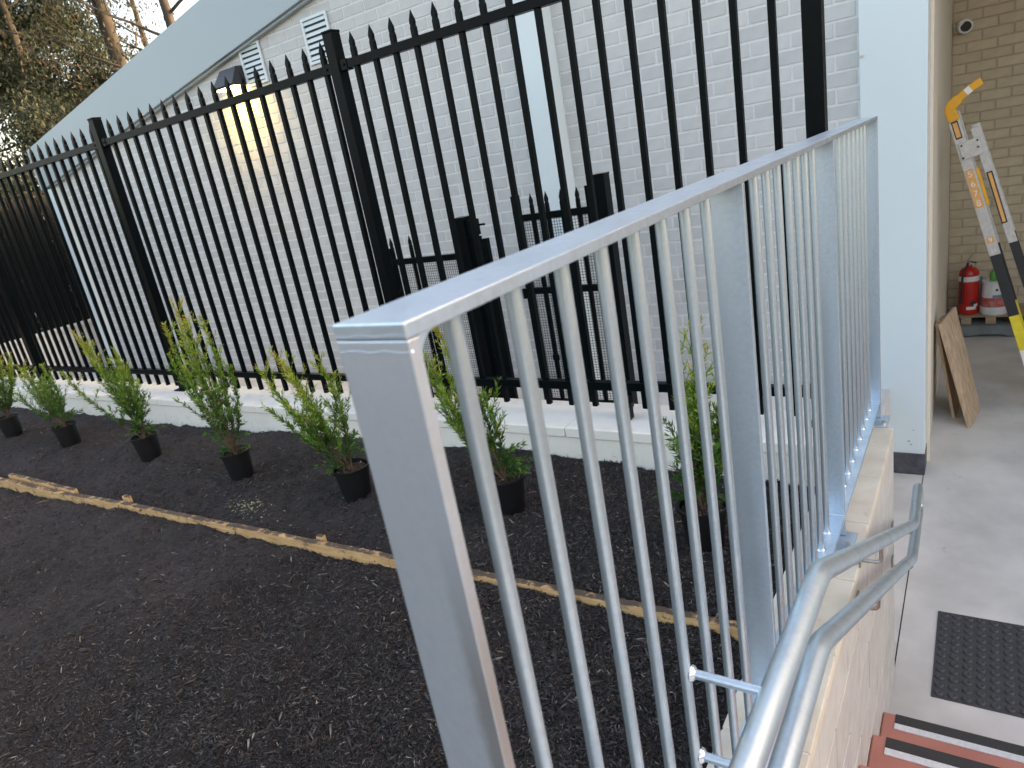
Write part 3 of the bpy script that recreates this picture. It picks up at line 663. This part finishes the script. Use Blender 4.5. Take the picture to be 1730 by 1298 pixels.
# ------------------------------------------------------------------ potted shrubs
def shrub(x, y, zb, tip, name_label, seed, pr=None, ph=.165, nst=8, spread=.14, nleaf=2300, dark=0, low=True):
    rs = np.random.RandomState(seed); rd = random.Random(seed); pr = pr or rd.uniform(.079, .089)
    nleaf = int(nleaf * 2.2)
    t = thing('potted_shrub', name_label, 'potted plant', (x, y, zb), 'young shrubs in black pots along the plinth')
    lean = Matrix.Rotation(rd.uniform(-.06, .06), 4, 'Y')
    pot = MB().lathe((x, y, zb), [(pr * .74, 0), (pr * .95, ph - .015), (pr * .95, ph - .014), (pr * 1.06, ph - .013), (pr * 1.07, ph), (pr * 1.0, ph + .001), (pr * .93, ph - .004), (pr * .90, ph - .03)], 30)
    pot.build('pot', POT, t, smooth=True)
    m_ = MB(); rg = []
    for r_ in (.9, .6, .3, .02):
        rg.append([(x + pr * .99 * r_ * math.cos(a), y + pr * .99 * r_ * math.sin(a), zb + ph - .022 + rd.uniform(-.004, .004)) for a in [2 * math.pi * q / 18 for q in range(18)]])
    m_.loft(rg); m_.build('soil', SOIL, t)
    # bark crumbs on the soil
    nb = 260; ra = np.sqrt(rs.rand(nb)) * pr * .84; an = rs.rand(nb) * 6.28
    C = np.stack([ra * np.cos(an), ra * np.sin(an), ph - .018 + rs.rand(nb) * .004], -1); s3 = rs.uniform(.0015, .005, (nb, 1))
    tet = rs.normal(0, 1, (nb, 4, 3)) * s3[:, :, None] * .8
    V = (C[:, None, :] + tet).reshape(-1, 3); b0 = np.arange(nb) * 4
    F = np.concatenate([np.stack([b0 + i, b0 + j, b0 + k], -1) for i, j, k in ((0, 1, 2), (0, 2, 3), (1, 3, 2), (0, 3, 1))])
    cr = npmesh('bark_crumbs', V, F, CRUMB, t); cr['kind'] = 'stuff'
    # stems
    top = Vector(tip) - Vector((x, y, zb)); base = Vector((0, 0, ph - .025))
    H = top.z - base.z
    sm = MB(); tips = []
    twigs = []
    for i in range(nst):
        a = rd.random() * 6.28; f = 1.0 if i == 0 else rd.uniform(.50, .93)
        end = base + (top - base) * f + Vector((math.cos(a), math.sin(a), 0)) * (0 if i == 0 else spread * rd.uniform(.45, 1.1))
        mid = base + (end - base) * .5 + Vector((math.cos(a), math.sin(a), 0)) * spread * .35 * (i > 0)
        P = [base * (1 - s) ** 2 + mid * 2 * s * (1 - s) + end * s * s for s in [k / 9 for k in range(10)]]
        P = [p + Vector((rd.uniform(-1, 1), rd.uniform(-1, 1), 0)) * .004 for p in P]
        sm.tube([p + Vector((x, y, zb)) for p in P], [.0036 * (1 - .75 * k / 9) for k in range(10)], 6)
        twigs.append((P, 1.0))
        for k in range(2, 9):
            for _ in range(2):
                if rd.random() < .85:
                    aa = rd.random() * 6.28; ll = rd.uniform(.06, .17) * (1.25 - k / 12)
                    ll *= 1.0 if k > 3 else 1.25; e2 = P[k] + Vector((math.cos(aa) * .62, math.sin(aa) * .62, .85)).normalized() * ll
                    Q = [P[k] + (e2 - P[k]) * s + Vector((0, 0, .010)) * s * s for s in (0, .33, .66, 1)]
                    sm.tube([p + Vector((x, y, zb)) for p in Q], [.0014, .0012, .001, .0006], 4)
                    twigs.append((Q, .55))
    for i in range(10 if low else 3):               # drooping low twigs over the rim
        a = rd.random() * 6.28; ll = rd.uniform(.07, .15); z0 = base.z + rd.uniform(.02, .14)
        b_ = base + Vector((0, 0, z0 - base.z)); Q = [b_ + Vector((math.cos(a), math.sin(a), 0)) * ll * s + Vector((0, 0, .045 * s - .02 * s * s)) for s in (0, .33, .66, 1)]
        sm.tube([p + Vector((x, y, zb)) for p in Q], [.0015, .0012, .001, .0006], 4); twigs.append((Q, .8))
    so_ = sm.build('stem', BARK, t)
    # leaves
    wts = np.array([w * (Vector(P[-1]) - Vector(P[0])).length for P, w in twigs]); wts /= wts.sum()
    pick = rs.choice(len(twigs), nleaf, p=wts); s_ = rs.rand(nleaf)
    long_ = np.array([len(twigs[i][0]) > 5 for i in pick]); s_ = np.where(long_, .18 + .82 * s_ ** .8, s_)
    Pp = np.zeros((nleaf, 3)); Dd = np.zeros((nleaf, 3))
    for i in range(nleaf):
        P = twigs[pick[i]][0]; f = s_[i] * (len(P) - 1); k = min(int(f), len(P) - 2); u_ = f - k
        p = P[k] * (1 - u_) + P[k + 1] * u_; dd = (P[k + 1] - P[k]).normalized(); Pp[i] = p; Dd[i] = dd
    rnd = rs.normal(0, 1, (nleaf, 3)); rnd -= (rnd * Dd).sum(1, keepdims=True) * Dd; rnd /= np.linalg.norm(rnd, axis=1, keepdims=True)
    dirn = Dd * rs.uniform(.5, 1.1, (nleaf, 1)) + rnd * rs.uniform(.5, 1.0, (nleaf, 1)); dirn /= np.linalg.norm(dirn, axis=1, keepdims=True)
    side = np.cross(dirn, rnd + rs.normal(0, .3, (nleaf, 3))); side /= np.linalg.norm(side, axis=1, keepdims=True)
    nor = np.cross(side, dirn)
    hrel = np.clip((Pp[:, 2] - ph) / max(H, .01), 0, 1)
    Ll = rs.uniform(.016, .036, nleaf) * (1.12 - .35 * hrel); Wl = Ll * rs.uniform(.09, .14, nleaf)
    L1, W1 = Ll[:, None], Wl[:, None]
    q = np.stack([Pp, Pp + dirn * L1 * .4 + side * W1 + nor * L1 * .04, Pp + dirn * L1 + nor * L1 * -.05, Pp + dirn * L1 * .4 - side * W1 + nor * L1 * .04, Pp + dirn * L1 * .45 - nor * L1 * .02], 1)
    V = q.reshape(-1, 3); b0 = np.arange(nleaf) * 5
    F = np.concatenate([np.stack([b0, b0 + 1, b0 + 4], -1), np.stack([b0 + 1, b0 + 2, b0 + 4], -1), np.stack([b0 + 2, b0 + 3, b0 + 4], -1), np.stack([b0 + 3, b0, b0 + 4], -1)])
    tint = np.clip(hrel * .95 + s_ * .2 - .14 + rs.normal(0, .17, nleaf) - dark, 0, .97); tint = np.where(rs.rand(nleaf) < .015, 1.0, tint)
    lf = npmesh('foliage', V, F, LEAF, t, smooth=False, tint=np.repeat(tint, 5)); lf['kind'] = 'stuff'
    return t
CRUMB, t_, b_ = nodes('bark_crumb'); g_ = N(t_, 'ShaderNodeNewGeometry')
r_ = ramp(t_, g_.outputs['Random Per Island'], [(0, (.02, .014, .01)), (.6, (.10, .065, .04)), (.9, (.24, .17, .10)), (1, (.5, .4, .26))]); t_.links.new(r_.outputs[0], b_.inputs['Base Color']); b_.inputs['Roughness'].default_value = .8
def gz(x, y): return float(mulch_h(np.array([x]), np.array([y]))[0]) - .006
for (x, y, tp, lab, sd_, kw) in (
    (-6.50, 2.12, (-6.15, 2.12, -.72), 'potted shrub farthest left, cut by the left edge of the view', 11, dict(nleaf=2000, nst=7)),
    (-5.46, 2.09, (-5.86, 2.10, -.80), 'dark leaning potted shrub, second from the left', 12, dict(nleaf=2300, dark=.12, spread=.17, nst=9)),
    (-4.38, 2.08, (-4.80, 2.09, -.56), 'bushy yellow green potted shrub, third from the left', 13, dict(nleaf=3000, spread=.20, nst=10)),
    (-3.37, 2.03, (-3.51, 2.04, -.375), 'tallest thin topped potted shrub in front of the second fence post', 14, dict(nleaf=2900, spread=.17, nst=10)),
    (-2.492, 2.05, (-2.86, 2.07, -.67), 'bright green potted shrub just left of the steel end post', 15, dict(nleaf=2700, spread=.16, nst=10)),
    (-1.63, 2.11, (-1.84, 2.12, -.57), 'potted shrub seen between the first balusters', 16, dict(nleaf=2300, spread=.14)),
    (-.776, 2.07, (-.73, 2.09, -.575), 'potted shrub nearest the wall, behind the balusters at right', 17, dict(nleaf=3000, spread=.12, nst=10, dark=.08))):
    shrub(x, y, gz(x, y), tp, lab, sd_, **kw)

# ------------------------------------------------------------------ corridor objects
# plywood sheets
def sheet(c0, c1, c2, c3, th, name, label, m):
    c = [Vector(q) for q in (c0, c1, c2, c3)]; nrm = (c[1] - c[0]).cross(c[3] - c[0]).normalized() * th
    o = MB().add([*c, *[q - nrm for q in c]], [(0, 1, 2, 3), (7, 6, 5, 4), (0, 4, 5, 1), (1, 5, 6, 2), (2, 6, 7, 3), (3, 7, 4, 0)]).build(name, m, bevel=.002)
    return tag(o, label, 'plywood')
sheet((-.016, 5.623, FLOOR + .001), (.044, 6.022, FLOOR + .001), (-.135, 6.10, -1.657), (-.214, 5.70, -1.678), .022, 'plywood_sheet', 'larger stained plywood sheet leaning in front against the entrance wall', PLY)
sheet((-.118, 5.80, FLOOR + .001), (-.085, 6.15, FLOOR + .001), (-.205, 6.16, -1.73), (-.238, 5.78, -1.70), .02, 'plywood_sheet', 'narrow plywood offcut leaning behind the larger sheet at the entrance wall', PLY)

pa = thing('pallet', 'low grey and timber pallet at the back brick wall', 'pallet', (.15, 8.1, FLOOR))
MB().prism([(-.155, FLOOR + .012), (-.155, FLOOR + .122), (.75, FLOOR + .122), (.75, FLOOR + .012), (.24, FLOOR + .012), (.20, FLOOR + .028), (.0, FLOOR + .028), (-.04, FLOOR + .012)], 'y', 7.86, 7.90).box(-.155, .75, 7.86, 8.3, FLOOR + .110, FLOOR + .120).build('base_plank', GREY, pa, bevel=.003)
for x in (-.13, .07, .27, .47, .65): MB().box(x, x + .085, 7.905, 8.28, FLOOR + .1225, FLOOR + .186).build('block', PALW, pa, bevel=.003)
for y in (7.92, 8.03, 8.14, 8.25): MB().box(-.15, .75, y, y + .085, FLOOR + .1865, FLOOR + .194).build('deck_board', PALW, pa, bevel=.002)
D0 = FLOOR + .1945
fx_ = thing('fire_extinguisher', 'red fire extinguisher with white bands standing on the pallet', 'fire extinguisher', (-.075, 8.08, D0))
ex, ey = -.075, 8.06
b = MB().lathe((ex, ey, D0), [(.070, 0), (.083, .008), (.086, .03), (.086, .40), (.080, .43), (.060, .455), (.030, .468), (.022, .48), (.022, .49)], 28).build('cylinder', RED, fx_, smooth=True)
MB().lathe((ex, ey, D0), [(.0868, .335), (.0868, .385)], 28, False).build('white_band', WHITE, fx_, smooth=True)
def arcpatch(cx, cy, r, a0, a1, z0, z1, n=10):
    m_ = MB(); rings = []
    for i in range(n + 1):
        a = a0 + (a1 - a0) * i / n; rings.append([(cx + r * math.cos(a), cy + r * math.sin(a), z0), (cx + r * math.cos(a), cy + r * math.sin(a), z1), (cx + (r - .001) * math.cos(a), cy + (r - .001) * math.sin(a), z1), (cx + (r - .001) * math.cos(a), cy + (r - .001) * math.sin(a), z0)])
    return m_.loft(rings)
arcpatch(ex, ey, .0872, -1.75, -.75, D0 + .055, D0 + .085).build('label_band', WHITE, fx_)
arcpatch(ex, ey, .0872, -1.0, -.55, D0 + .085, D0 + .11).build('label_band', WHITE, fx_)
arcpatch(ex, ey, .0872, -1.35, -.7, D0 + .10, D0 + .14).build('gauge_label', DRK, fx_)
MB().tube([(ex, ey, D0 + .488), (ex, ey, D0 + .52)], .016, 12).build('valve', STAIN, fx_, smooth=True)
MB().tube([(ex - .02, ey - .01, D0 + .51), (ex + .025, ey - .02, D0 + .60)], .008, 8).build('handle', STAIN, fx_)
MB().tube([(ex - .02, ey, D0 + .525), (ex + .06, ey - .02, D0 + .51)], .006, 8).build('handle', DRK, fx_)
MB().tube(fillet([(ex - .01, ey - .02, D0 + .51), (ex - .05, ey - .095, D0 + .42), (ex - .065, ey - .095, D0 + .12)], .04), .010, 10).build('hose', DRK, fx_, smooth=True)
bu = thing('paint_bucket', 'white plastic bucket with a faded red label standing on the pallet', 'bucket', (.14, 8.06, D0)); bx_, by_ = .135, 8.06
MB().lathe((bx_, by_, D0), [(.115, 0), (.118, .01), (.118, .07), (.112, .075), (.100, .30), (.104, .305), (.104, .325), (.09, .33)], 30).build('tub', WHITE, bu, smooth=True)
MB().lathe((bx_, by_, D0), [(.1135, .078), (.1085, .17)], 30, False).build('label_band', REDL, bu, smooth=True)
arcpatch(bx_, by_, .1075, -1.7, -.6, D0 + .171, D0 + .20).build('label_band', BLUEL, bu)
MB().tube([(bx_ + .02, by_ - .104, D0 + .25), (bx_ + .02, by_ - .107, D0 + .25)], .012, 12).build('plug', DRK, bu)
MB().tube([(bx_ - .105, by_, D0 + .31), (bx_ - .06, by_ - .08, D0 + .335), (bx_ + .03, by_ - .11, D0 + .34)], .003, 6).build('handle', STAIN, bu)
gb = MB().lathe((.125, 8.04, D0 + .3305), [(.03, 0), (.032, .05), (.026, .08), (.012, .095), (.012, .11)], 16).build('spray_bottle', GREEN, smooth=True)
tag(gb, 'small green plastic bottle standing on the bucket lid', 'bottle')
ub = MB().lathe((.02, 8.2, D0), [(.05, 0), (.05, .26), (.02, .30), (.02, .33)], 16).build('drum', BLUEL, smooth=True); tag(ub, 'dull grey blue bottle standing between extinguisher and bucket', 'bottle')

# step ladder leaning against the entrance wall
la = thing('step_ladder', 'aluminium ladder with yellow top and orange numbered stickers leaning in the entrance', 'ladder', (.4, 6.1, FLOOR))
A0 = Vector((-.165, 6.0, -.315)); A1 = Vector((.4237, 6.0, FLOOR + .02)); dA = (A1 - A0).normalized(); pA = Vector((dA.z, 0, -dA.x)) * -1
def railbox(a, b, w, y0, y1, m, name):
    p = pA * (w / 2); a = Vector((a.x, 0, a.z)); b = Vector((b.x, 0, b.z))
    q = [a - p, a + p, b + p, b - p]
    return MB().add([(v.x, y0, v.z) for v in q] + [(v.x, y1, v.z) for v in q], [(0, 1, 2, 3), (7, 6, 5, 4), (0, 4, 5, 1), (1, 5, 6, 2), (2, 6, 7, 3), (3, 7, 4, 0)]).build(name, m, la, bevel=.003)
LT = (A1 - A0).length
def along(t, off=0): return A0 + dA * t + pA * off
SH = .10                                  # offset of the second (rear) frame
if pA.x < 0: pA = -pA
for yy in (6.0, 6.42):
    railbox(along(-.06), along(.98), .068, yy, yy + .025, ALU, 'rail')
    railbox(along(.98), along(1.45), .066, yy - .001, yy + .026, DRK, 'grip')
    railbox(along(1.45), along(1.72), .062, yy - .001, yy + .026, YEL2, 'rail')
    railbox(along(1.72), along(1.90), .062, yy - .001, yy + .026, WHT, 'sticker')
    railbox(along(1.90), along(1.97), .062, yy - .001, yy + .026, REDSTK, 'sticker')
    railbox(along(1.97), along(LT), .062, yy - .001, yy + .026, YEL2, 'rail')
    railbox(along(.08, SH), along(.93, SH + .02), .055, yy + .02, yy + .045, ALU, 'rear_rail')
    railbox(along(.93, SH + .02), along(1.5, SH + .03), .05, yy + .02, yy + .045, DRK, 'rear_grip')
    railbox(along(1.5, SH + .03), along(LT, SH + .04), .05, yy + .02, yy + .045, ALU, 'rear_rail')
for k in range(7):
    c = along(.25 + k * .3); c2 = along(.3 + k * .3, SH + .02)
    MB().box(c.x - .012, c.x + .012, 6.03, 6.41, c.z - .014, c.z + .014).build('rung', ALU, la, bevel=.003)
railbox(along(.145, .045), along(.265, .045), .125, 5.985, 5.997, ALU, 'hinge_plate')
for tq, oq in ((.165, .095), (.21, .088), (.165, 0), (.25, -.01)):
    c = along(tq, oq); MB().tube([(c.x, 5.984, c.z), (c.x, 5.978, c.z)], .012 if tq == .2 else .007, 10).build('rivet', DRK, la)
# yellow top hook
hk = [Vector((-.163, 6.0, -.300)), Vector((-.20, 6.0, -.215)), Vector((-.135, 6.0, -.150)), Vector((-.06, 6.0, -.095)), Vector((-.012, 6.0, -.070))]
m_ = MB(); rings = []
P_ = fillet(hk, .03, 5)
for i, p in enumerate(P_):
    tdir = (P_[min(i + 1, len(P_) - 1)] - P_[max(i - 1, 0)]).normalized(); nn = Vector((-tdir.z, 0, tdir.x)); w_ = .034 if i < 9 else .026
    rings.append([(p + nn * w_ + Vector((0, -.02, 0))), (p - nn * w_ + Vector((0, -.02, 0))), (p - nn * w_ + Vector((0, .03, 0))), (p + nn * w_ + Vector((0, .03, 0)))])
m_.loft(rings).build('top_hook', YEL, la, bevel=.006)
m_ = MB(); a_, b__ = Vector((-.105, 5.977, -.128)), Vector((-.075, 5.977, -.106)); tdir = (b__ - a_).normalized(); nn = Vector((-tdir.z, 0, tdir.x)) * .0235
m_.add([a_ + nn, a_ - nn, b__ - nn, b__ + nn, *[q + Vector((0, .002, 0)) for q in (a_ + nn, a_ - nn, b__ - nn, b__ + nn)]], [(0, 1, 2, 3), (7, 6, 5, 4), (0, 4, 5, 1), (1, 5, 6, 2), (2, 6, 7, 3), (3, 7, 4, 0)]).build('sticker', WHT, la)
def sticker(t0, t1, w, m, off=0, y=5.996, name='sticker'): return railbox(along(t0, off), along(t1, off), w, y, y + .003, m, name)
sticker(-.01, .115, .040, DRK, 0); sticker(0.0, .105, .028, ORA, 0, 5.9945)
sticker(.34, .62, .050, ORA, -.002, 5.9962)
sticker(.40, .78, .036, DRK, SH + .006, 6.014); sticker(.41, .77, .020, ORA, SH + .006, 6.0125)
sticker(.35, .62, .02, YEL, .047, 6.004)
sticker(.845, .885, .045, ORA, 0)
fc = bpy.data.curves.new('tmpfont', 'FONT')
def label_text(s, t, size, off, m, y):
    cu = bpy.data.curves.new('number', 'FONT'); cu.body = s; cu.size = size; cu.extrude = .0004; cu.align_x = 'CENTER'; cu.align_y = 'CENTER'
    ob = bpy.data.objects.new('tmp', cu); COL.objects.link(ob)
    bpy.context.view_layer.update(); dg = bpy.context.evaluated_depsgraph_get(); me = bpy.data.meshes.new_from_object(ob.evaluated_get(dg)); bpy.data.objects.remove(ob)
    me.materials.clear(); me.materials.append(m); o = bpy.data.objects.new('number', me); COL.objects.link(o); o.parent = la
    c = along(t, off); ang = math.atan2(-dA.x, -dA.z)
    M_ = Matrix.Rotation(math.pi / 2, 4, 'X'); M_ = Matrix.Rotation(ang, 4, 'Y') @ M_
    M_ = Matrix.Translation(Vector((c.x - .4, y - 6.1, c.z - FLOOR))) @ M_
    o.matrix_local = M_
    return o
for i, ch_ in enumerate('5678'): label_text(ch_, .375 + i * .071, .06, -.002, WHT, 5.9955)
label_text('9', .865, .045, 0, WHT, 5.9955); label_text('11', .945, .04, 0, WHT, 5.9985)

# security camera on the back wall
sc = thing('security_camera', 'small round security camera high on the corridor back wall', 'camera', (-.155, 8.39, .395))
MB().tube([(-.17, 8.399, .41), (-.165, 8.36, .405)], .062, 20).build('base', WHITE, sc, smooth=True)
MB().tube([(-.165, 8.36, .405), (-.155, 8.26, .395), (-.153, 8.245, .393)], [.05, .058, .058], 24).build('body', WHITE, sc, smooth=True)
MB().tube([(-.153, 8.246, .393), (-.1528, 8.240, .3928)], .043, 24).build('lens', LENS, sc, smooth=True)

# ------------------------------------------------------------------ trees
def branches(rd, base, dirn, length, rad, depth, out, leafpts, droop=0, spreadv=.55):
    n = 5; P = [base]; d_ = dirn.normalized()
    for i in range(n):
        d_ = (d_ + Vector((rd.uniform(-1, 1), rd.uniform(-1, 1), rd.uniform(-.5, .8))) * .16 + Vector((0, 0, -droop)) * .1).normalized()
        P.append(P[-1] + d_ * length / n)
    out.append((P, rad))
    if depth == 0:
        leafpts += P[1:]; return
    k = 4 if depth > 1 else 4
    for j in range(k):
        t = P[min(n, 2 + j)] ; a = rd.random() * 6.28
        perp = Vector((math.cos(a), math.sin(a), rd.uniform(-.1, .6)))
        branches(rd, t, d_ * (1 - spreadv) + perp * spreadv, length * rd.uniform(.48, .72), rad * .5, depth - 1, out, leafpts, droop, spreadv)
    if depth <= 1: leafpts += P[2:]
def tree(x, y, h, rad, label, seed, lean=(0, 0), crown=1.0, nleaf=9000, first=.35, warm=.0, needles=.13, limb=.42, sc_=.38, nl=9, z0=-2.47):
    rd = random.Random(seed); rs = np.random.RandomState(seed)
    t = thing('tree', label, 'tree', (x, y, z0), 'trees beyond the roof')
    P = []; 
    for i in range(9):
        s = i / 8; P.append(Vector((lean[0] * s + rd.uniform(-.08, .08) * (i > 0), lean[1] * s, h * s)))
    off = Vector((x, y, z0)); tr = MB().tube([p + off for p in P], [rad * (1 - .62 * i / 8) for i in range(9)], 12)
    tr.build('trunk', TBARK, t, smooth=True)
    out = []; lp = []
    for j in range(nl):
        s = first + (1 - first) * j / (nl - 1); f = s * 8; k = min(int(f), 7); b = P[k].lerp(P[k + 1], f - k); a = rd.random() * 6.28
        branches(rd, b, Vector((math.cos(a), math.sin(a), rd.uniform(.1, .8))), h * limb * crown * (1.15 - .7 * s), rad * .22, 2, out, lp)
    lm = MB()
    for Q, r in out: lm.tube([q + off for q in Q], [max(r * (1 - .7 * i / 5), .008) for i in range(6)], 5, False)
    lm.build('limbs', TBARK, t)
    L = np.array([tuple(p) for p in lp]); c = L[rs.randint(0, len(L), nleaf)] + rs.normal(0, sc_, (nleaf, 3)) * np.array([1, 1, .8])
    d_ = rs.normal(0, .5, (nleaf, 3)) + np.array([0, 0, -.55]); d_ /= np.linalg.norm(d_, axis=1, keepdims=True); s_ = np.cross(d_, rs.normal(0, 1, (nleaf, 3))); s_ /= np.linalg.norm(s_, axis=1, keepdims=True)
    Ln = rs.uniform(.5, 1.4, (nleaf, 1)) * needles; Wn = Ln * rs.uniform(.10, .26, (nleaf, 1))
    q = np.stack([c - s_ * Wn * .4, c + d_ * Ln * .5 + s_ * Wn, c + d_ * Ln, c + d_ * Ln * .5 - s_ * Wn], 1); V = q.reshape(-1, 3); F = np.arange(nleaf * 4).reshape(-1, 4)
    cl = vnoise(c[:, 0] + c[:, 2] * .7, c[:, 1] + c[:, 2], seed, .9); tint = np.clip(.28 + cl * .9 + rs.normal(0, .14, nleaf) + warm, 0, 1)
    o = npmesh('foliage', V, F, TLEAF, t, tint=np.repeat(tint, 4)); o['kind'] = 'stuff'
    return t
def ray(u, v, Yd):
    c = np.array([(u - 865) / 1176.7, (v - 649) / 1176.7, 1.]); d_ = Rm.T @ c; return d_ * Yd / d_[1]
p = ray(55, 150, 13); tree(p[0], 13, 10.5, .26, 'dense dark feathery tree at the far left behind the fence', 31, nleaf=85000, first=.16, limb=.36, sc_=.34, nl=13, needles=.15)
p = ray(-40, 200, 11); tree(p[0], 11, 9, .2, 'feathery tree partly cut by the left edge', 35, nleaf=42000, first=.2, limb=.34, sc_=.4, nl=11, needles=.14, warm=.1)
tree(-22.7, 14, 19, .30, 'tall straight bare trunk rising above the roof edge', 32, nleaf=3500, first=.62, limb=.20, sc_=.5, nl=7, needles=.2)
tree(-20.3, 14.5, 11.0, .26, 'forked tree with thin orange brown foliage above the roof', 33, nleaf=13000, first=.55, limb=.42, sc_=.5, warm=.38, nl=8, needles=.13)
tree(-30, 20, 12, .24, 'thin distant tree with wispy twigs between the trunks', 34, nleaf=5000, first=.3, limb=.4, sc_=.6, warm=.15, nl=9, needles=.16)
# dark hedge behind the sheet fence
def hedge(x, y0, y1, z0, z1, n, label, seed):
    rs = np.random.RandomState(seed); t = thing('hedge', label, 'hedge', (x, (y0 + y1) / 2, z0), None)
    c = np.stack([rs.normal(0, .35, n), rs.uniform(y0, y1, n) - (y0 + y1) / 2, (z1 - z0) * rs.beta(1.3, 1.3, n)], -1); c[:, 2] += .5 * vnoise(c[:, 1], c[:, 0], seed, 1.3) * (c[:, 2] > .5 * (z1 - z0))
    d_ = rs.normal(0, 1, (n, 3)); d_ /= np.linalg.norm(d_, axis=1, keepdims=True); s_ = np.cross(d_, rs.normal(0, 1, (n, 3))); s_ /= np.linalg.norm(s_, axis=1, keepdims=True)
    Ln = rs.uniform(.06, .15, (n, 1)); Wn = Ln * .35
    q = np.stack([c, c + d_ * Ln * .5 + s_ * Wn, c + d_ * Ln, c + d_ * Ln * .5 - s_ * Wn], 1)
    o = npmesh('foliage', q.reshape(-1, 3), np.arange(n * 4).reshape(-1, 4), TLEAF, t, tint=np.repeat(np.clip(rs.normal(.25, .2, n), 0, 1), 4)); o['kind'] = 'stuff'
    m_ = MB()
    for _ in range(14):
        yy = rs.uniform(y0, y1); m_.tube([(x, yy, z0), (x + rs.normal(0, .2), yy + rs.normal(0, .2), z0 + (z1 - z0) * .8)], [.03, .01], 6)
    m_.build('stem', TBARK, t); return t
hedge(-12.9, 1, 10, -2.4, 1.35, 26000, 'dark hedge standing just behind the dark sheet fence', 41)
open('/tmp/tris.txt','w').write(str(sum(len(o.data.polygons) for o in bpy.data.objects if o.type == 'MESH'))); print('tris', sum(len(o.data.polygons) for o in bpy.data.objects if o.type == 'MESH'))
